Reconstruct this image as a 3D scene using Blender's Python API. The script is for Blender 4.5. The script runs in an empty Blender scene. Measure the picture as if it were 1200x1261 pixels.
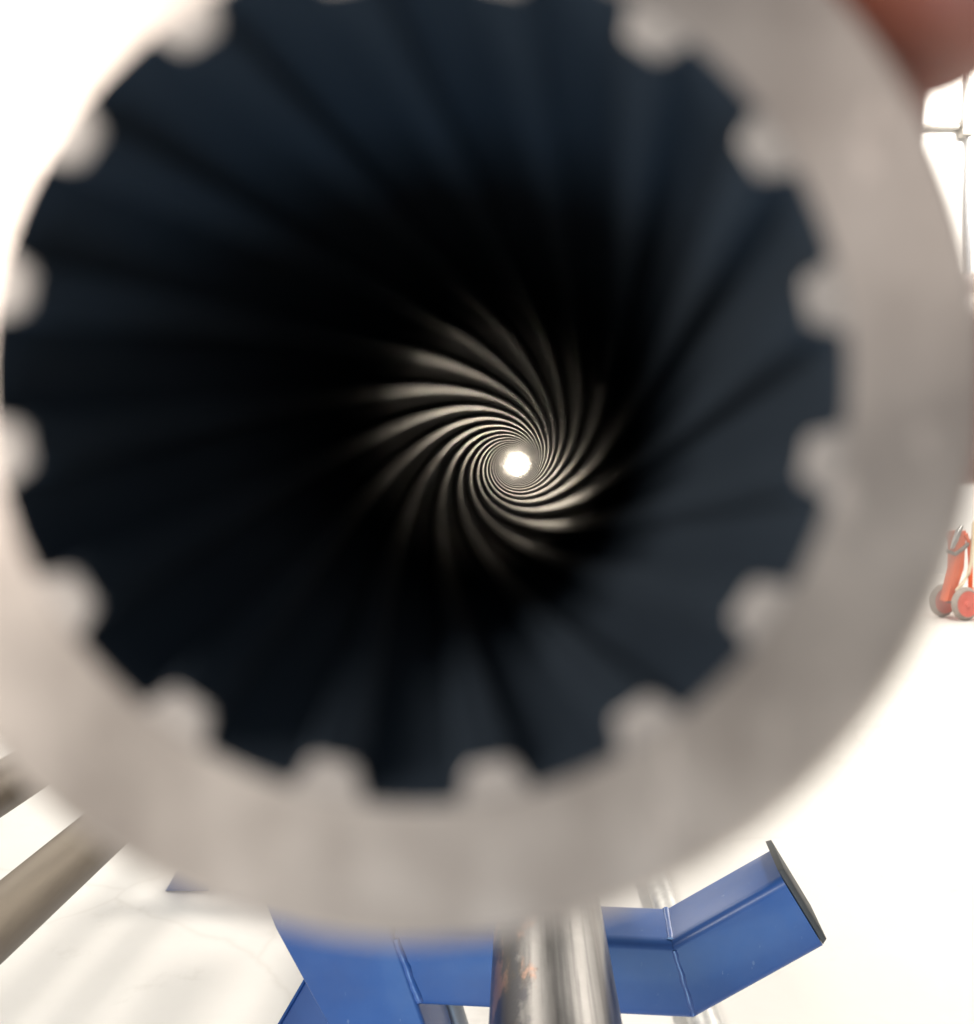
import bpy, bmesh, math, random
from mathutils import Vector, Matrix
random.seed(7)
sc = bpy.context.scene
COL = sc.collection
rad = math.radians

# ------------------------------------------------------------------ camera
cam_d = bpy.data.cameras.new("camera")
cam = bpy.data.objects.new("camera", cam_d)
COL.objects.link(cam)
cam.location = (0, 0, 1.0)
cam.rotation_euler = (rad(90), 0, 0)
cam_d.sensor_width = 36
cam_d.lens = 33.63
cam_d.shift_x = -41 / 1261
cam_d.shift_y = -55.5 / 1261
cam_d.clip_start = 0.005
cam_d.clip_end = 200
cam_d.dof.use_dof = True
cam_d.dof.focus_distance = 0.80
cam_d.dof.aperture_fstop = 14.0
sc.camera = cam

# ------------------------------------------------------------------ world and lamps
w = bpy.data.worlds.new("World")
sc.world = w
w.use_nodes = True
bg = w.node_tree.nodes["Background"]
bg.inputs[0].default_value = (0.62, 0.82, 1.0, 1)
bg.inputs[1].default_value = 0.20


def area(name, loc, target, size, power, col, size_y=None):
    d = bpy.data.lights.new(name, 'AREA')
    d.shape = 'RECTANGLE'
    d.size = size
    d.size_y = size_y or size
    d.energy = power
    d.color = col
    o = bpy.data.objects.new(name, d)
    COL.objects.link(o)
    o.location = loc
    o.rotation_euler = (Vector(target) - Vector(loc)).to_track_quat('-Z', 'Y').to_euler()
    return o


WARM = (1.0, 0.93, 0.84)
for x, y in [(-2.8, 5.4), (3.4, 6.0), (-2.8, 3.4)]:
    area("ceiling_lamp", (x, y, 5.2), (x, y, 0), 1.2, 128, WARM, 3.2)
area("ceiling_lamp", (2.7, 3.1, 5.2), (1.6, 3.1, 0), 0.55, 335, WARM, 0.55)
area("window_light", (-1.45, -1.95, 1.68), (0, 0.05, 1.0), 0.9, 74, (1.0, 0.97, 0.93), 1.2)
area("side_fill", (1.3, -2.2, 1.95), (0, 0.05, 1.0), 1.2, 6.5, (1.0, 0.91, 0.86), 1.2)  # added fill behind the camera, lifts the right of the tube face
area("low_cool_fill", (0.0, -0.55, 0.05), (0, 0.06, 1.0), 0.7, 7.5, (0.40, 0.70, 1.0), 0.5)  # added cool fill, imitates the bluish lens veil in the bore mouth
area("wall_fill", (-3.0, 7.4, 4.8), (-3.0, 9.0, 3.8), 0.6, 200, WARM, 0.6)  # added fill, brightens the wall that the blue top faces reflect
area("wall_fill", (4.5, 7.4, 4.6), (4.5, 9.0, 3.6), 0.6, 260, WARM, 0.6)  # added fill that whitens the right of the back wall
area("bore_fill", (-0.00565, 2.19, 1.0051), (-0.00565, 0, 1.0051), 0.05, 1.05, (1.0, 0.86, 0.68), 0.05)  # unseen fill added past the far end to light the spiral ribs

sc.view_settings.view_transform = 'Standard'
sc.view_settings.look = 'None'
sc.view_settings.exposure = 0.0
sc.view_settings.gamma = 1.0
sc.cycles.use_denoising = True
sc.cycles.max_bounces = 16
sc.cycles.glossy_bounces = 14
sc.cycles.diffuse_bounces = 6
sc.cycles.sample_clamp_indirect = 6.0


# ------------------------------------------------------------------ material helpers
def new_mat(name):
    m = bpy.data.materials.new(name)
    m.use_nodes = True
    nt = m.node_tree
    return m, nt, nt.nodes["Principled BSDF"]


def noise(nt, scale, detail=4, rough=0.6, vec=None, stretch=None):
    n = nt.nodes.new("ShaderNodeTexNoise")
    n.inputs["Scale"].default_value = scale
    n.inputs["Detail"].default_value = detail
    n.inputs["Roughness"].default_value = rough
    tc = nt.nodes.new("ShaderNodeTexCoord")
    if stretch:
        mp = nt.nodes.new("ShaderNodeMapping")
        mp.inputs["Scale"].default_value = stretch
        nt.links.new(tc.outputs["Object"], mp.inputs[0])
        nt.links.new(mp.outputs[0], n.inputs["Vector"])
    else:
        nt.links.new(tc.outputs["Object"], n.inputs["Vector"])
    return n


def ramp(nt, src, stops):
    r = nt.nodes.new("ShaderNodeValToRGB")
    el = r.color_ramp.elements
    while len(el) < len(stops):
        el.new(0.5)
    for e, (p, c) in zip(el, stops):
        e.position = p
        e.color = (*c, 1) if len(c) == 3 else c
    nt.links.new(src, r.inputs[0])
    return r


def bump(nt, b, src, strength, dist):
    bn = nt.nodes.new("ShaderNodeBump")
    bn.inputs["Strength"].default_value = strength
    bn.inputs["Distance"].default_value = dist
    nt.links.new(src, bn.inputs["Height"])
    nt.links.new(bn.outputs[0], b.inputs["Normal"])


def simple(name, c0, c1, scale=20, rough=(0.5, 0.5), metal=0.0, stretch=None, bmp=None, lo=0.35, hi=0.65, coat=0.0):
    m, nt, b = new_mat(name)
    n = noise(nt, scale, 5, 0.6, stretch=stretch)
    r = ramp(nt, n.outputs["Fac"], [(lo, c0), (hi, c1)])
    nt.links.new(r.outputs[0], b.inputs["Base Color"])
    rr = ramp(nt, n.outputs["Fac"], [(lo, (rough[0],) * 3), (hi, (rough[1],) * 3)])
    nt.links.new(rr.outputs[0], b.inputs["Roughness"])
    b.inputs["Metallic"].default_value = metal
    b.inputs["Coat Weight"].default_value = coat
    b.inputs["Coat Roughness"].default_value = 0.16
    if bmp:
        bump(nt, b, n.outputs["Fac"], bmp[0], bmp[1])
    return m


def face_mat():
    m, nt, b = new_mat("sawn_steel")
    n1 = noise(nt, 75, 4, 0.6)
    n2 = noise(nt, 260, 4, 0.6, stretch=(1, 1, 0.35))
    c1 = ramp(nt, n1.outputs["Fac"], [(0.36, (0.36, 0.302, 0.262)), (0.64, (0.54, 0.46, 0.40))])
    c2 = ramp(nt, n2.outputs["Fac"], [(0.30, (0.86, 0.85, 0.84)), (0.52, (1, 1, 1)), (0.60, (1, 1, 1)), (0.68, (1.8, 1.8, 1.8))])
    mx = nt.nodes.new("ShaderNodeMix")
    mx.data_type = 'RGBA'
    mx.blend_type = 'MULTIPLY'
    mx.inputs["Factor"].default_value = 0.8
    nt.links.new(c1.outputs[0], mx.inputs["A"])
    nt.links.new(c2.outputs[0], mx.inputs["B"])
    nt.links.new(mx.outputs["Result"], b.inputs["Base Color"])
    rr = ramp(nt, n1.outputs["Fac"], [(0.3, (0.31,) * 3), (0.7, (0.39,) * 3)])
    nt.links.new(rr.outputs[0], b.inputs["Roughness"])
    b.inputs["Metallic"].default_value = 0.8
    bump(nt, b, n2.outputs["Fac"], 0.08, 0.0003)
    return m


M_FACE = face_mat()
M_CHAMFER = simple("bright_chamfer", (0.40, 0.345, 0.305), (0.50, 0.44, 0.395), 200, (0.36, 0.44), 0.8)
M_OUTER = simple("mill_steel", (0.12, 0.11, 0.10), (0.20, 0.185, 0.17), 60, (0.45, 0.6), 0.6)
def bore_mat():
    """machined bore: roughness raised near the mouth to fade out the lit swirl, smoother deeper in"""
    m, nt, b = new_mat("bore_steel")
    n = noise(nt, 70, 5, 0.6, stretch=(1, 0.12, 1))
    n2 = noise(nt, 60, 4, 0.6, stretch=(1, 0.5, 1))
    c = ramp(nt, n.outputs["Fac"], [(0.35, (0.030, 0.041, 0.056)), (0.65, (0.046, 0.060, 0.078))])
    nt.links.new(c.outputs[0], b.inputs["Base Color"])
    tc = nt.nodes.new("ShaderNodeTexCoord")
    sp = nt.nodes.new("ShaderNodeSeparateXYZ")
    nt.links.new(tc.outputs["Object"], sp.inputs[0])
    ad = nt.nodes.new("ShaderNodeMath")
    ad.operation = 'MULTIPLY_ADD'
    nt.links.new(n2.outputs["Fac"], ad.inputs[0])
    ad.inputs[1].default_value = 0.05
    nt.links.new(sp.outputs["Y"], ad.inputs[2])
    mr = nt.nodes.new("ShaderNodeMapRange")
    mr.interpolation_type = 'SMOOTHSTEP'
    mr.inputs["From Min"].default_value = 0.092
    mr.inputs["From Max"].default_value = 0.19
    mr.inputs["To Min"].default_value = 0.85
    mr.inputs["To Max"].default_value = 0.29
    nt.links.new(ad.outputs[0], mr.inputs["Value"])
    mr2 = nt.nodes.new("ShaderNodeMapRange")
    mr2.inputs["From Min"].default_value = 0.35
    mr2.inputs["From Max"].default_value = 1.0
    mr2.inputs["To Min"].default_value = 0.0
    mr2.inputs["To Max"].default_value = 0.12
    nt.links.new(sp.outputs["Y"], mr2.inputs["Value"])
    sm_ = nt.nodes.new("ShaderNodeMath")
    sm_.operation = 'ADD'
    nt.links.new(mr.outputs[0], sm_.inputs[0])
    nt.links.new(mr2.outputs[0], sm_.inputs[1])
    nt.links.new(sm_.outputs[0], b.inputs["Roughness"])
    b.inputs["Metallic"].default_value = 0.70
    return m


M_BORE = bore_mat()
M_BLUE = simple("blue_paint", (0.014, 0.068, 0.248), (0.022, 0.091, 0.302), 14, (0.36, 0.46), 0.0, bmp=(0.04, 0.002), coat=0.10)
M_BLUE.node_tree.nodes["Principled BSDF"].inputs["Coat Roughness"].default_value = 0.12
M_BLUE.node_tree.nodes["Principled BSDF"].inputs["Specular IOR Level"].default_value = 0.35
M_CAP = simple("dark_rubber", (0.035, 0.037, 0.038), (0.06, 0.062, 0.062), 40, (0.5, 0.65))
M_WELD = simple("painted_weld", (0.018, 0.072, 0.26), (0.03, 0.10, 0.33), 160, (0.15, 0.25), 0.0, bmp=(0.2, 0.001), coat=0.3)
M_BROWN = simple("rusty_brown_steel", (0.085, 0.064, 0.045), (0.20, 0.165, 0.125), 30, (0.4, 0.65), 0.35, stretch=(1, 0.15, 1), bmp=(0.15, 0.001))
M_GALV = simple("galvanised_steel", (0.46, 0.46, 0.45), (0.62, 0.62, 0.60), 50, (0.28, 0.42), 0.7)
M_GREYSTEEL = simple("grey_steel", (0.30, 0.31, 0.33), (0.40, 0.41, 0.43), 40, (0.4, 0.5), 0.4)
M_WALL = simple("white_wall_paint", (0.78, 0.765, 0.74), (0.84, 0.83, 0.81), 1.5, (0.7, 0.8), 0.0)
M_RED = simple("red_orange_paint", (0.72, 0.11, 0.028), (0.80, 0.14, 0.04), 12, (0.3, 0.45), 0.0)
M_REDHUB = simple("faded_red_plastic", (0.62, 0.15, 0.115), (0.70, 0.20, 0.16), 20, (0.5, 0.6), 0.0)
M_TYRE = simple("grey_rubber", (0.30, 0.26, 0.23), (0.38, 0.33, 0.29), 30, (0.7, 0.8), 0.0)
M_CREAM = simple("cream_hose", (0.66, 0.56, 0.40), (0.74, 0.64, 0.48), 20, (0.4, 0.5), 0.0)
M_DARKGREY = simple("dark_grey_steel", (0.16, 0.15, 0.14), (0.24, 0.23, 0.21), 30, (0.5, 0.6), 0.2)
M_NAIL = simple("nail_keratin", (0.60, 0.36, 0.29), (0.66, 0.42, 0.34), 200, (0.25, 0.35), 0.0)


def chrome_mat():
    m, nt, b = new_mat("worn_bright_steel")
    n = noise(nt, 55, 6, 0.65, stretch=(1, 0.25, 1))
    n2 = noise(nt, 60, 6, 0.75, stretch=(1, 0.5, 1))
    n3 = noise(nt, 420, 2, 0.5)
    base = ramp(nt, n.outputs["Fac"], [(0.3, (0.165, 0.16, 0.155)), (0.7, (0.26, 0.25, 0.242))])
    # flaking mill scale on the flank: dark and copper coloured patches
    g = nt.nodes.new("ShaderNodeNewGeometry")
    tc = nt.nodes.new("ShaderNodeTexCoord")
    sp = nt.nodes.new("ShaderNodeSeparateXYZ")
    nt.links.new(tc.outputs["Object"], sp.inputs[0])
    mr = nt.nodes.new("ShaderNodeMapRange")
    mr.inputs["From Min"].default_value = -0.004
    mr.inputs["From Max"].default_value = -0.022
    mr.inputs["To Min"].default_value = -0.22
    mr.inputs["To Max"].default_value = 0.20
    nt.links.new(sp.outputs["X"], mr.inputs["Value"])
    add = nt.nodes.new("ShaderNodeMath")
    add.operation = 'ADD'
    nt.links.new(n2.outputs["Fac"], add.inputs[0])
    nt.links.new(mr.outputs[0], add.inputs[1])
    mask = ramp(nt, add.outputs[0], [(0.47, (0, 0, 0)), (0.60, (1, 1, 1))])
    scale_c = ramp(nt, n.outputs["Fac"], [(0.44, (0.045, 0.045, 0.055)), (0.50, (0.07, 0.06, 0.055)), (0.56, (0.34, 0.19, 0.13))])
    mx = nt.nodes.new("ShaderNodeMix")
    mx.data_type = 'RGBA'
    nt.links.new(mask.outputs[0], mx.inputs["Factor"])
    n5 = noise(nt, 210, 3, 0.6, stretch=(1, 0.02, 1))
    st = ramp(nt, n5.outputs["Fac"], [(0.36, (0.42, 0.42, 0.43)), (0.54, (1, 1, 1))])
    ms_ = nt.nodes.new("ShaderNodeMix")
    ms_.data_type = 'RGBA'
    ms_.blend_type = 'MULTIPLY'
    ms_.inputs["Factor"].default_value = 0.85
    nt.links.new(base.outputs[0], ms_.inputs["A"])
    nt.links.new(st.outputs[0], ms_.inputs["B"])
    nt.links.new(ms_.outputs["Result"], mx.inputs["A"])
    nt.links.new(scale_c.outputs[0], mx.inputs["B"])
    nt.links.new(mx.outputs["Result"], b.inputs["Base Color"])
    b.inputs["Metallic"].default_value = 0.85
    rr = ramp(nt, n.outputs["Fac"], [(0.3, (0.27,) * 3), (0.7, (0.37,) * 3)])
    nt.links.new(rr.outputs[0], b.inputs["Roughness"])
    bump(nt, b, n3.outputs["Fac"], 0.10, 0.0006)
    return m


M_CHROME = chrome_mat()


def concrete_mat():
    m, nt, b = new_mat("pale_concrete")
    n = noise(nt, 0.8, 8, 0.65)
    n2 = noise(nt, 5.0, 8, 0.7)
    c = ramp(nt, n.outputs["Fac"], [(0.3, (0.60, 0.575, 0.54)), (0.7, (0.69, 0.67, 0.635))])
    spots = ramp(nt, n2.outputs["Fac"], [(0.30, (0.55, 0.51, 0.46)), (0.40, (1, 1, 1))])
    v = nt.nodes.new("ShaderNodeTexVoronoi")
    v.feature = 'DISTANCE_TO_EDGE'
    v.inputs["Scale"].default_value = 0.75
    n4 = noise(nt, 3.0, 4, 0.6)
    tc = nt.nodes.new("ShaderNodeTexCoord")
    mixv = nt.nodes.new("ShaderNodeMix")
    mixv.data_type = 'VECTOR'
    mixv.inputs["Factor"].default_value = 0.12
    nt.links.new(tc.outputs["Object"], mixv.inputs[4])
    nt.links.new(n4.outputs["Color"], mixv.inputs[5])
    nt.links.new(mixv.outputs[1], v.inputs["Vector"])
    crack = ramp(nt, v.outputs["Distance"], [(0.0, (0.55, 0.50, 0.44)), (0.006, (1, 1, 1))])
    mx = nt.nodes.new("ShaderNodeMix")
    mx.data_type = 'RGBA'
    mx.blend_type = 'MULTIPLY'
    mx.inputs["Factor"].default_value = 0.22
    nt.links.new(c.outputs[0], mx.inputs["A"])
    nt.links.new(spots.outputs[0], mx.inputs["B"])
    mx2 = nt.nodes.new("ShaderNodeMix")
    mx2.data_type = 'RGBA'
    mx2.blend_type = 'MULTIPLY'
    mx2.inputs["Factor"].default_value = 0.16
    nt.links.new(mx.outputs["Result"], mx2.inputs["A"])
    nt.links.new(crack.outputs[0], mx2.inputs["B"])
    nt.links.new(mx2.outputs["Result"], b.inputs["Base Color"])
    b.inputs["Roughness"].default_value = 0.55
    bump(nt, b, n2.outputs["Fac"], 0.1, 0.003)
    return m


M_FLOOR = concrete_mat()


def skin_mat():
    m, nt, b = new_mat("skin")
    n = noise(nt, 60, 5, 0.6)
    c = ramp(nt, n.outputs["Fac"], [(0.3, (0.18, 0.050, 0.030)), (0.7, (0.25, 0.078, 0.048))])
    nt.links.new(c.outputs[0], b.inputs["Base Color"])
    b.inputs["Roughness"].default_value = 0.5
    b.inputs["Subsurface Weight"].default_value = 0.25
    b.inputs["Subsurface Radius"].default_value = (0.004, 0.0012, 0.0006)
    b.inputs["Subsurface Scale"].default_value = 1.0
    n2 = noise(nt, 900, 3, 0.6)
    bump(nt, b, n2.outputs["Fac"], 0.25, 0.0004)
    return m


M_SKIN = skin_mat()


# ------------------------------------------------------------------ object helpers
def obj(name, bm, mats, parent=None, smooth=True, loc=None, angle=40):
    me = bpy.data.meshes.new(name)
    bm.normal_update()
    bm.to_mesh(me)
    bm.free()
    for m in (mats if isinstance(mats, (list, tuple)) else [mats]):
        me.materials.append(m)
    if smooth:
        me.polygons.foreach_set("use_smooth", [True] * len(me.polygons))
        me.set_sharp_from_angle(angle=rad(angle))
    o = bpy.data.objects.new(name, me)
    COL.objects.link(o)
    if parent:
        o.parent = parent
    if loc:
        o.location = loc
    return o


def thing(name, label, cat, loc=(0, 0, 0), rotz=0, group=None):
    o = bpy.data.objects.new(name, None)
    COL.objects.link(o)
    o.location = loc
    o.rotation_euler = (0, 0, rotz)
    o.empty_display_size = 0.05
    o["label"] = label
    o["category"] = cat
    if group:
        o["group"] = group
    return o


def tag(o, label, cat, group=None):
    o["label"] = label
    o["category"] = cat
    if group:
        o["group"] = group
    return o


def add_box(bm, lo, hi, mat=None, bevel=0.0, seg=3):
    r = bmesh.ops.create_cube(bm, size=1)
    vs = r["verts"]
    for v in vs:
        v.co = Vector((lo[i] + (v.co[i] + 0.5) * (hi[i] - lo[i]) for i in range(3)))
        if mat:
            v.co = mat @ v.co
    if bevel:
        es = list({e for v in vs for e in v.link_edges})
        bmesh.ops.bevel(bm, geom=es, offset=bevel, segments=seg, profile=0.5, affect='EDGES')


def frames(pts):
    out = []
    for i, p in enumerate(pts):
        a = pts[max(i - 1, 0)]
        b = pts[min(i + 1, len(pts) - 1)]
        t = (b - a).normalized()
        up = Vector((0, 0, 1)) if abs(t.z) < 0.9 else Vector((0, 1, 0))
        s = t.cross(up).normalized()
        out.append((p, s, s.cross(t)))
    return out


def add_tube(bm, pts, r, seg=20, cap=True):
    pts = [Vector(p) for p in pts]
    rs = r if isinstance(r, (list, tuple)) else [r] * len(pts)
    rings = []
    for (p, s, u), rr in zip(frames(pts), rs):
        rings.append([bm.verts.new(p + (s * math.cos(2 * math.pi * k / seg) + u * math.sin(2 * math.pi * k / seg)) * rr) for k in range(seg)])
    for a, b in zip(rings, rings[1:]):
        for k in range(seg):
            bm.faces.new((a[k], a[(k + 1) % seg], b[(k + 1) % seg], b[k]))
    if cap:
        bm.faces.new(rings[0][::-1])
        bm.faces.new(rings[-1])
    bmesh.ops.recalc_face_normals(bm, faces=bm.faces)


def lathe_y(bm, prof, seg, mats=None, closed=False):
    """prof: list of (radius, y); revolve round the local Y axis"""
    rings = []
    for (r, y) in prof:
        rings.append([bm.verts.new((r * math.cos(2 * math.pi * k / seg), y, r * math.sin(2 * math.pi * k / seg))) for k in range(seg)])
    n = len(rings)
    for i in range(n if closed else n - 1):
        a, b = rings[i], rings[(i + 1) % n]
        for k in range(seg):
            f = bm.faces.new((a[k], a[(k + 1) % seg], b[(k + 1) % seg], b[k]))
            if mats:
                f.material_index = mats[i]
    bmesh.ops.recalc_face_normals(bm, faces=bm.faces)


# ------------------------------------------------------------------ the setting
bm = bmesh.new()
add_box(bm, (-30, -30, -0.2), (30, 30, 0))
o = obj("floor", bm, M_FLOOR, smooth=False)
o["kind"] = "structure"
bm = bmesh.new()
add_box(bm, (-14, 9.0, -0.05), (14, 9.2, 8.0))
o = obj("back_wall", bm, M_WALL, smooth=False)
o["kind"] = "structure"

# ------------------------------------------------------------------ the ribbed tube held before the lens
AX, AZ = -0.00565, 1.0051          # tube axis
Y0, LEN = 0.0524, 2.10           # front face and length
R_OUT, R_GR, R_TIP = 0.0318, 0.02335, 0.02180
tube = thing("ribbed_tube", "large steel tube with sixteen spiral ribs inside, its sawn end filling the picture", "steel tube", (AX, Y0, AZ))
bm = bmesh.new()
prof = [(R_OUT, LEN), (R_OUT, 1.4), (R_OUT, 0.7), (R_OUT, 0.05), (R_OUT, 0.0012), (R_OUT - 0.0009, 0.0), (0.0280, 0.0), (0.0250, 0.0),
        (R_GR + 0.0003, 0.0), (R_GR, 0.0008)]
ms = [0, 0, 0, 0, 1, 1, 1, 1, 2]
ny = 80
for i in range(1, ny + 1):
    prof.append((R_GR, 0.0008 + (LEN - 0.0008) * (i / ny)))
    ms.append(2)
ms.append(1)
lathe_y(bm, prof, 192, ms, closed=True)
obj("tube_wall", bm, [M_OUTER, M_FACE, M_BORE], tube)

TW = rad(0.275) / 0.001            # twist per metre
half = [(-5.15, R_GR + 0.0005), (-4.7, R_GR - 0.0001), (-4.1, R_TIP + 0.0004), (-3.85, R_TIP + 0.00015), (-3.5, R_TIP + 0.00002), (-2.1, R_TIP), (-0.7, R_TIP)]
rp = half + [(-a, r) for a, r in half[::-1]]
bm = bmesh.new()
ys = [0.00005, 0.00012, 0.00019, 0.00026, 0.00033, 0.0011, 0.0020, 0.003]
narrow = {0.00005: 1.0, 0.00012: 0.98, 0.00019: 0.93, 0.00026: 0.85, 0.00033: 0.74, 0.0011: 0.84, 0.0020: 0.93}
y = 0.003
while y < LEN - 0.0045:
    y += 0.004
    ys.append(y)
rings = []
for y in ys:
    lim = R_GR + 0.00025 - max(0.0, y - 0.00005) * 7.0 if y < 0.0003 else 0   # chamfered mouth
    rings.append([])
    for a, r in rp:
        r = max(r, min(lim, R_GR + 0.0005)) if lim else r
        ph = rad(a * narrow.get(y, 1.0)) - TW * y
        rings[-1].append(bm.verts.new((r * math.cos(ph), y, r * math.sin(ph))))
for i, (a, b) in enumerate(zip(rings, rings[1:])):
    for k in range(len(rp) - 1):
        f = bm.faces.new((a[k], b[k], b[k + 1], a[k + 1]))
        f.material_index = 1 if i < 4 else 0
bmesh.ops.recalc_face_normals(bm, faces=bm.faces)
# normals must look towards the axis
f = bm.faces[len(bm.faces) // 2]
f.normal_update()
cpt = f.calc_center_median()
if f.normal.dot(Vector((cpt.x, 0, cpt.z))) > 0:
    bmesh.ops.reverse_faces(bm, faces=bm.faces)
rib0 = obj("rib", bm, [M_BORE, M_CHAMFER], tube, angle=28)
for k in range(16):
    r_ = rib0 if k == 0 else rib0.copy()
    if k:
        COL.objects.link(r_)
    r_.parent = tube
    r_.rotation_euler = (0, -rad(-12.0 - 22.5 * k), 0)

# ------------------------------------------------------------------ hand gripping the tube from the right
def tp(deg, rho, y):
    return Vector((AX + rho * math.cos(rad(deg)), y, AZ + rho * math.sin(rad(deg))))


def blob(bm, c, r):
    m = Matrix.Translation(c) @ Matrix.Diagonal((r, r, r, 1))
    bmesh.ops.create_icosphere(bm, subdivisions=3, radius=1, matrix=m)


def chain(bm, pts):
    """overlapping balls along a smooth path of (point, radius)"""
    P = [Vector(p) for p, _ in pts]
    Rr = [r for _, r in pts]
    for i in range(len(P) - 1):
        p0, p1, p2, p3 = P[max(i - 1, 0)], P[i], P[i + 1], P[min(i + 2, len(P) - 1)]
        n = max(2, int((p2 - p1).length / (min(Rr[i], Rr[i + 1]) * 0.28)))
        for k in range(n):
            t = k / n
            q = 0.5 * ((2 * p1) + (p2 - p0) * t + (2 * p0 - 5 * p1 + 4 * p2 - p3) * t * t + (3 * p1 - p0 - 3 * p2 + p3) * t ** 3)
            blob(bm, q, Rr[i] + (Rr[i + 1] - Rr[i]) * t)
    blob(bm, P[-1], Rr[-1])


hand_root = thing("hand", "reddish hand gripping the ribbed tube from the right, thumb tip near its end", "hand", (0, 0, 0))
bm = bmesh.new()
# thumb lying forward along the tube
chain(bm, [(tp(2, 0.058, 0.195), 0.017), (tp(16, 0.056, 0.165), 0.0150), (tp(34, 0.060, 0.138), 0.0128), (tp(46, 0.062, 0.112), 0.0110), (tp(45, 0.055, 0.088), 0.0102), (tp(42.5, 0.0475, 0.071), 0.0099), (tp(41, 0.0438, 0.0615), 0.0085)])
# four fingers wrapping below
for (yy, a0, tipa, r0) in [(0.135, -4, -168, 0.0094), (0.156, -8, -178, 0.0098), (0.177, -8, -172, 0.0094), (0.196, -4, -150, 0.0082)]:
    rr0 = R_OUT + r0
    chain(bm, [(tp(14, rr0 + 0.011, 0.200 + (yy - 0.166) * 0.4), r0 * 1.2), (tp(a0, rr0 + 0.0075, yy), r0 * 1.12), (tp(a0 - 40, rr0 + 0.0020, yy - 0.001), r0 * 0.98),
               (tp((a0 + tipa) / 2 - 6, rr0 + 0.0010, yy - 0.001), r0 * 0.98), (tp(tipa + 34, rr0, yy), r0 * 0.9), (tp(tipa + 12, rr0 - 0.001, yy), r0 * 0.84), (tp(tipa, rr0 - 0.002, yy), r0 * 0.68)])
# palm and wrist, forearm going off to the right
for yy, k in ((0.140, 0.0065), (0.160, 0), (0.180, 0), (0.198, 0)):
    chain(bm, [(tp(-1, 0.0525 + k, yy), 0.0125), (tp(6, 0.068, yy * 0.5 + 0.108), 0.0145), (tp(8, 0.092, yy * 0.35 + 0.145), 0.0165), (tp(8, 0.112, yy * 0.2 + 0.185), 0.0185)])
chain(bm, [(tp(8, 0.105, 0.216), 0.024), (tp(7, 0.135, 0.24), 0.026), (tp(4, 0.19, 0.27), 0.030), (tp(0, 0.26, 0.30), 0.036), (tp(-4, 0.34, 0.33), 0.040), (tp(-8, 0.42, 0.35), 0.041)])
ho = obj("skin", bm, M_SKIN, hand_root)
rm = ho.modifiers.new("remesh", 'REMESH')
rm.mode = 'VOXEL'
rm.voxel_size = 0.0013
rm.use_smooth_shade = True
sm = ho.modifiers.new("smooth", 'SMOOTH')
sm.factor = 0.5
sm.iterations = 6
# thumb nail
bm = bmesh.new()
c = tp(42, 0.0450, 0.0665)
nrm = Vector((math.cos(rad(43)), 0, math.sin(rad(43))))
tan = Vector((-math.sin(rad(43)), 0, math.cos(rad(43))))
grid = []
for i in range(7):
    row = []
    for j in range(7):
        u, v = (i / 6 - 0.5) * 2, (j / 6 - 0.5) * 2
        wd = 0.0062 * (1 - 0.15 * max(0, -v) ** 2)
        x = u * wd
        h = 0.0094 - 0.5 * x * x / 0.0085 - (0.0009 * max(0, -v) ** 2)
        row.append(bm.verts.new(c + tan * x + Vector((0, 1, 0)) * (v * 0.0058) + nrm * h))
    grid.append(row)
for i in range(6):
    for j in range(6):
        bm.faces.new((grid[i][j], grid[i + 1][j], grid[i + 1][j + 1], grid[i][j + 1]))
bmesh.ops.solidify(bm, geom=bm.faces[:], thickness=0.0005)
obj("thumb_nail", bm, M_NAIL, hand_root)

# ------------------------------------------------------------------ tubes lying on the trestles
def plain_tube(name, label, loc, r, length, mat, wall=0.004, cat="steel tube", group=None, seg=64):
    t = thing(name, label, cat, loc, 0, group)
    bm = bmesh.new()
    ri = r - wall
    prof = [(r, 0.001), (r, length * 0.25), (r, length * 0.5), (r, length * 0.75), (r, length - 0.001), (r - 0.001, length), (ri, length), (ri, length * 0.5), (ri, 0), (r - 0.001, 0)]
    lathe_y(bm, prof, seg, closed=True)
    obj("tube_wall", bm, mat, t)
    return t


TOP = 0.680                        # top of the trestle beams
R_BR = 0.034
bt = plain_tube("bright_tube", "shiny worn bright steel tube resting on the blue trestle below the ribbed tube", (0.0178, 0.30, TOP + R_BR + 0.0005), R_BR, 2.3, M_CHROME, 0.006)
for dy in (0.395, 0.415):
    bm = bmesh.new()
    lathe_y(bm, [(R_BR - 0.0005, dy - 0.003), (R_BR + 0.0007, dy - 0.002), (R_BR + 0.0007, dy + 0.002), (R_BR - 0.0005, dy + 0.003)], 64)
    obj("wear_band", bm, M_GALV, bt)
plain_tube("brown_tube", "brown steel tube at bottom left, the lower and wider showing of the two", (-0.342, 0.36, TOP + 0.0215), 0.021, 2.25, M_BROWN)
plain_tube("brown_tube", "brown steel tube at the left edge, the upper of the two", (-0.436, 0.36, 0.731), 0.021, 2.25, M_BROWN)
plain_tube("pale_tube", "pale galvanised tube lying on the white floor beyond the blue trestle arm", (0.322, 1.30, 0.029), 0.029, 3.2, M_GALV)

# ------------------------------------------------------------------ trestles
S = 0.053                          # box section


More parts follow.
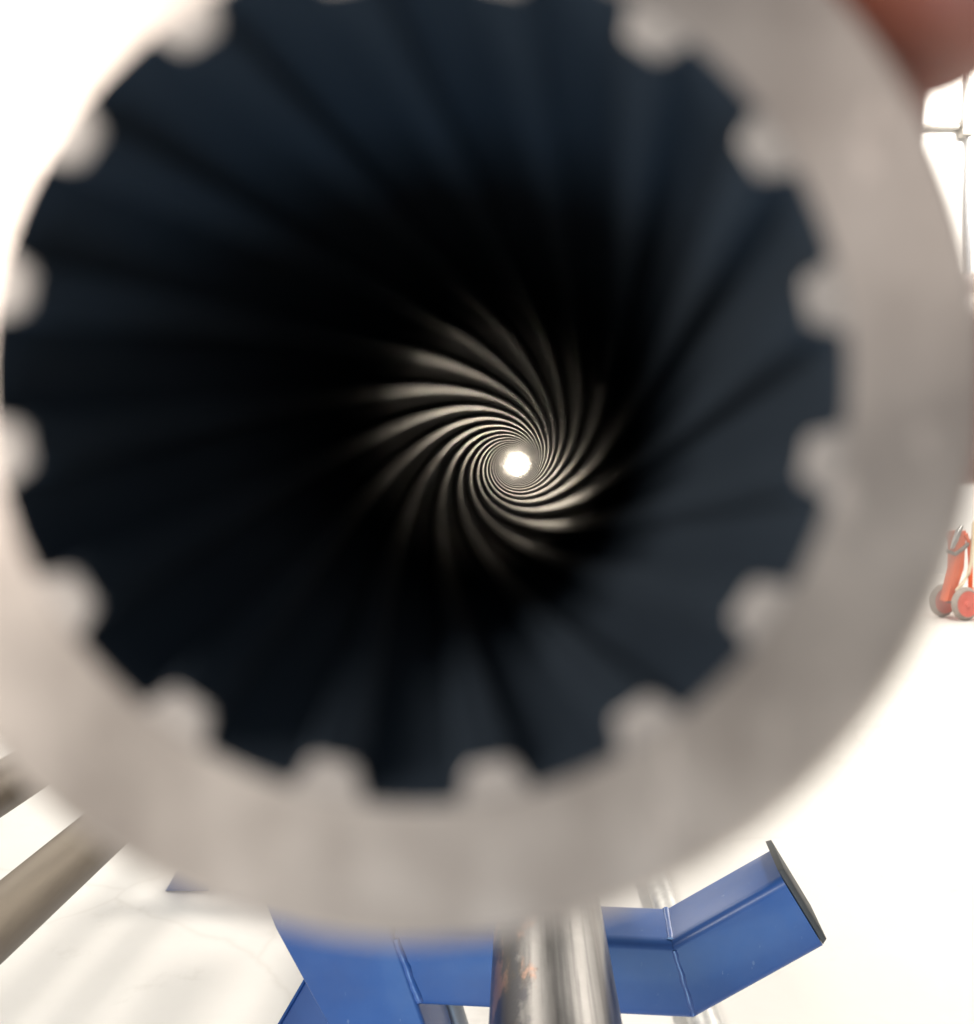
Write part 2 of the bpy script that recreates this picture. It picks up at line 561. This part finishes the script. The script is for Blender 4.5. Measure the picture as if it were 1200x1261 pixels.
def prism_xz(bm, pts, y0, y1, bevel=0.0, seg=4, only=None):
    """extrude an outline in x,z between two depths"""
    a = [bm.verts.new((x, y0, z)) for x, z in pts]
    b = [bm.verts.new((x, y1, z)) for x, z in pts]
    fs = [bm.faces.new(a), bm.faces.new(b[::-1])]
    n = len(pts)
    for i in range(n):
        fs.append(bm.faces.new((a[i], b[i], b[(i + 1) % n], a[(i + 1) % n])))
    bmesh.ops.recalc_face_normals(bm, faces=fs)
    if bevel:
        es = []
        for i in (range(n) if only is None else only):
            for ring in (a, b):
                es.append(bm.edges.get((ring[i], ring[(i + 1) % n])))
        bmesh.ops.bevel(bm, geom=es, offset=bevel, segments=seg, profile=0.5, affect='EDGES')


def weld_bead(bm, p0, p1, r, n):
    """a painted-over weld: one uneven ridge half sunk in the surface"""
    p0, p1 = Vector(p0), Vector(p1)
    n = max(8, n // 2)
    pts, rs = [], []
    for k in range(n + 1):
        pts.append(p0.lerp(p1, k / n) + Vector((random.uniform(-1, 1), random.uniform(-.3, .3), random.uniform(-.5, .5))) * r * 0.12)
        rs.append(r * random.uniform(0.92, 1.08))
    add_tube(bm, pts, rs, 10)


def trestle_top(t, half, arm, ang=31.4, left=None):
    """cross beam with two upturned arms; local origin below the beam middle, beam front at y = -S/2"""
    y0, y1 = -S / 2, S / 2
    ca, sa = math.cos(rad(ang)), math.sin(rad(ang))
    th = math.tan(rad(ang / 2))
    bm = bmesh.new()
    zt, zb = TOP, TOP - S
    prism_xz(bm, [(-half if left is None else left, zt), (half, zt), (half + S * th, zb), (-half - S * th if left is None else left, zb)], y0, y1, 0.0065, 5, (0, 2))
    obj("cross_beam", bm, M_BLUE, t)
    for s in ((1, -1) if left is None else (1,)):
        bm = bmesh.new()
        pts = [(half + 0.0002, zt), (half + arm * ca, zt + arm * sa), (half + arm * ca + S * sa, zt + arm * sa - S * ca), (half + S * th + 0.0002, zb)]
        prism_xz(bm, [(s * x, z) for x, z in pts], y0, y1, 0.0065, 5, (0, 2))
        a_ = obj("arm", bm, M_BLUE, t)
        bm = bmesh.new()
        e0 = Vector((half + arm * ca, 0, zt + arm * sa))
        d, nn = Vector((ca, 0, sa)), Vector((-sa, 0, ca))
        p = [e0 + d * 0.0004 + nn * 0.006, e0 + d * 0.0046 + nn * 0.005, e0 + d * 0.0044 - nn * (S - 0.004), e0 + d * 0.0004 - nn * (S - 0.002)]
        prism_xz(bm, [(s * q.x, q.z) for q in p], y0 + 0.001, y1 - 0.001, 0.0012, 2)
        obj("end_cap", bm, M_CAP, a_)
        bm = bmesh.new()
        weld_bead(bm, (s * (half + 0.002), y0 + 0.0026, zt - 0.006), (s * (half + S * th), y0 + 0.0026, zb + 0.004), 0.0034, 26)
        weld_bead(bm, (s * half, y0 + 0.004, zt - 0.0022), (s * half, y1 - 0.004, zt - 0.0022), 0.0032, 14)
        obj("weld_seam", bm, M_WELD, t)


def scuff(m):
    """small chips and pale rub marks in the paint"""
    nt = m.node_tree
    b = nt.nodes["Principled BSDF"]
    src = b.inputs["Base Color"].links[0].from_socket
    n = noise(nt, 130, 5, 0.7, stretch=(1, 1, 0.6))
    f = ramp(nt, n.outputs["Fac"], [(0.665, (0, 0, 0)), (0.70, (0.55, 0.55, 0.55))])
    n2 = noise(nt, 9, 5, 0.65)
    f2 = ramp(nt, n2.outputs["Fac"], [(0.45, (0, 0, 0)), (0.75, (0.16, 0.16, 0.16))])
    col = src
    for fac, c in ((f2, (0.20, 0.22, 0.25, 1)), (f, (0.16, 0.24, 0.40, 1))):
        mx = nt.nodes.new("ShaderNodeMix")
        mx.data_type = 'RGBA'
        nt.links.new(fac.outputs[0], mx.inputs["Factor"])
        nt.links.new(col, mx.inputs["A"])
        mx.inputs["B"].default_value = c
        col = mx.outputs["Result"]
    nt.links.new(col, b.inputs["Base Color"])


scuff(M_BLUE)
near = thing("blue_trestle", "blue painted steel trestle with upturned arms right below the ribbed tube's end", "trestle", (-0.1275, 0.6915, 0), rad(-5), "blue pipe trestles")
trestle_top(near, 0.2325, 0.086, left=0.043)
# front leg set in the plane of the beam, rear leg crossing behind it
bm = bmesh.new()
prism_xz(bm, [(-0.054, 0.707), (0.033, 0.707), (0.0425, 0.677), (0.0690, 0.604), (0.25, 0.0085), (0.18, 0.0085), (0.002, 0.602), (-0.041, 0.677)], -S / 2 - 0.002, S / 2 + 0.002, 0.003)
leg = obj("leg", bm, M_BLUE, near)
bm = bmesh.new()
add_box(bm, (0.13, -0.06, 0.0005), (0.27, 0.06, 0.008), None, 0.002)
obj("foot_plate", bm, M_BLUE, leg)
bm = bmesh.new()
weld_bead(bm, (0.0435, -S / 2 + 0.0016, TOP - 0.006), (0.0605, -S / 2 + 0.0016, TOP - S + 0.004), 0.0034, 26)
obj("weld_seam", bm, M_WELD, near)
a_, b_ = Vector((0.022, 0.094, 0.66)), Vector((-0.349, -0.226, 0.02))
d = (b_ - a_).normalized()
n = (Vector((0, -0.9, 1)) - d * Vector((0, -0.9, 1)).dot(d)).normalized()
sx = n.cross(d)
M = Matrix(((sx.x, d.x, n.x, a_.x), (sx.y, d.y, n.y, a_.y), (sx.z, d.z, n.z, a_.z), (0, 0, 0, 1)))
bm = bmesh.new()
add_box(bm, (-0.020, 0, -0.020), (0.020, (b_ - a_).length, 0.020), M, 0.003)
leg = obj("leg", bm, M_BLUE, near)
bm = bmesh.new()
add_box(bm, (b_.x - 0.05, b_.y - 0.06, 0.0005), (b_.x + 0.05, b_.y + 0.06, 0.008), None, 0.002)
obj("foot_plate", bm, M_BLUE, leg)
bm = bmesh.new()
add_tube(bm, [(0.050, 0.042, 0.66), (0.069, 0.042, 0.60), (0.26, 0.042, 0.008)], 0.008, 24)
obj("brace_tube", bm, M_GREYSTEEL, near)

far = thing("blue_trestle", "far blue trestle whose foot shows on the floor beside the brown tubes", "trestle", (-0.16, 2.28, 0), 0, "blue pipe trestles")
trestle_top(far, 0.2345, 0.088)
bm = bmesh.new()
add_box(bm, (-0.040, -0.020, 0.0505), (0.040, 0.020, TOP - S - 0.0005), None, 0.004)
obj("post", bm, M_BLUE, far)
for fx, tx in ((-0.625, -0.10), (0.30, 0.08)):
    bm = bmesh.new()
    v0, v1 = Vector((fx, 0, 0.03)), Vector((tx, 0, TOP - S - 0.06))
    dd = (v1 - v0).normalized()
    nn = Vector((-dd.z, 0, dd.x)) * 0.022
    prism_xz(bm, [((v0 - nn).x, (v0 - nn).z), ((v0 + nn).x, (v0 + nn).z), ((v1 + nn).x, (v1 + nn).z), ((v1 - nn).x, (v1 - nn).z)], 0.0215, 0.05, 0.003)
    lg = obj("leg", bm, M_BLUE, far)
    bm = bmesh.new()
    prism_xz(bm, [(fx - 0.052, 0.0005), (fx - 0.026, 0.046), (fx + 0.05, 0.046), (fx + 0.05, 0.0005)], -S / 2, 0.06, 0.003)
    obj("foot", bm, M_BLUE, lg)

# ------------------------------------------------------------------ red trolley far right
tr = thing("red_trolley", "small red two-wheeled trolley standing on the white floor by the right edge", "trolley", (2.975, 6.25, 0), rad(18))


def wheel(x, y):
    bm = bmesh.new()
    wv = []
    prof = []
    for k in range(13):
        a = math.pi * k / 12
        prof.append((0.079 + 0.019 * math.sin(a), -0.024 + 0.048 * k / 12))
    prof += [(0.074, 0.022), (0.074, -0.022)]
    lathe_y(bm, prof, 40, closed=True)
    R90 = Matrix.Rotation(rad(0), 4, 'Z')
    for v in bm.verts:
        v.co = R90 @ v.co
    ty = obj("wheel", bm, M_TYRE, tr, loc=(x, y, 0.0985))
    bm = bmesh.new()
    lathe_y(bm, [(0.0005, -0.026), (0.014, -0.026), (0.018, -0.018), (0.040, -0.014), (0.060, -0.020), (0.075, -0.0235), (0.075, 0.0235), (0.060, 0.020), (0.040, 0.014), (0.018, 0.018), (0.014, 0.026), (0.0005, 0.026)], 40)
    obj("rim", bm, M_REDHUB, ty)
    return ty


wheel(-0.075, 0.0)
wheel(-0.095, 0.16)
bm = bmesh.new()
add_tube(bm, [(-0.075, 0.03, 0.0985), (-0.095, 0.13, 0.0985)], 0.010, 12)
obj("axle", bm, M_DARKGREY, tr)
bm = bmesh.new()
prism_xz(bm, [(-0.165, 0.11), (-0.115, 0.11), (-0.04, 0.30), (-0.025, 0.52), (-0.105, 0.52), (-0.110, 0.30)], 0.045, 0.115, 0.008, 2)
obj("body", bm, M_RED, tr)
bm = bmesh.new()
add_box(bm, (-0.05, 0.05, 0.125), (0.42, 0.24, 0.155), None, 0.006)
obj("load_plate", bm, M_RED, tr)
for yy in (0.04, 0.20):
    bm = bmesh.new()
    add_tube(bm, [(0.0, yy, 0.14), (0.0, yy, 0.34), (-0.01, yy, 0.44), (-0.04, yy, 0.50)], 0.014, 14)
    obj("frame_tube", bm, M_RED, tr)
bm = bmesh.new()
add_tube(bm, [(-0.15, 0.03, 0.42), (-0.125, 0.03, 0.47), (-0.10, 0.03, 0.52), (-0.075, 0.03, 0.55)], [0.010, 0.017, 0.017, 0.010], 14)
obj("hand_grip", bm, M_GALV, tr)
bm = bmesh.new()
add_tube(bm, [(-0.16, 0.06, 0.405), (-0.11, 0.045, 0.385), (-0.05, 0.04, 0.42), (0.02, 0.04, 0.47)], 0.012, 12)
obj("bracket", bm, M_DARKGREY, tr)
bm = bmesh.new()
hp = [(-0.115, 0.03, 0.17), (-0.075, 0.02, 0.215), (-0.035, 0.018, 0.27), (-0.015, 0.018, 0.34), (-0.005, 0.018, 0.45), (0.0, 0.018, 0.56), (0.03, 0.02, 0.60)]
add_tube(bm, hp, 0.011, 12)
obj("hose", bm, M_CREAM, tr)
tr.scale = (1.12, 1.12, 1.12)

# ------------------------------------------------------------------ conduit on the back wall
cd = thing("wall_conduit", "thin grey conduit with junction box and side branch on the white wall, top right", "conduit", (4.16, 8.99, 4.16))
bm = bmesh.new()
add_box(bm, (-0.055, -0.12, -0.075), (0.055, -0.0005, 0.075), None, 0.008)
bx = obj("junction_box", bm, M_DARKGREY, cd)
bm = bmesh.new()
add_box(bm, (-0.050, -0.132, -0.01), (0.050, -0.1205, 0.070), None, 0.004)
obj("cover", bm, M_WALL, bx)
bm = bmesh.new()
add_tube(bm, [(0.0, -0.05, 0.076), (0.02, -0.05, 0.30), (0.045, -0.05, 0.9), (0.05, -0.05, 2.4)], 0.021, 14)
obj("upper_pipe", bm, M_GALV, cd)
bm = bmesh.new()
add_tube(bm, [(0.035, -0.05, -0.076), (0.035, -0.05, -0.3), (0.02, -0.05, -0.62), (0.02, -0.05, -1.6)], 0.022, 14)
obj("lower_pipe", bm, M_GREYSTEEL, cd)
bm = bmesh.new()
add_tube(bm, [(-0.056, -0.05, 0.02), (-0.4, -0.05, 0.02), (-1.2, -0.05, 0.03)], 0.026, 14)
obj("side_branch", bm, M_DARKGREY, cd)
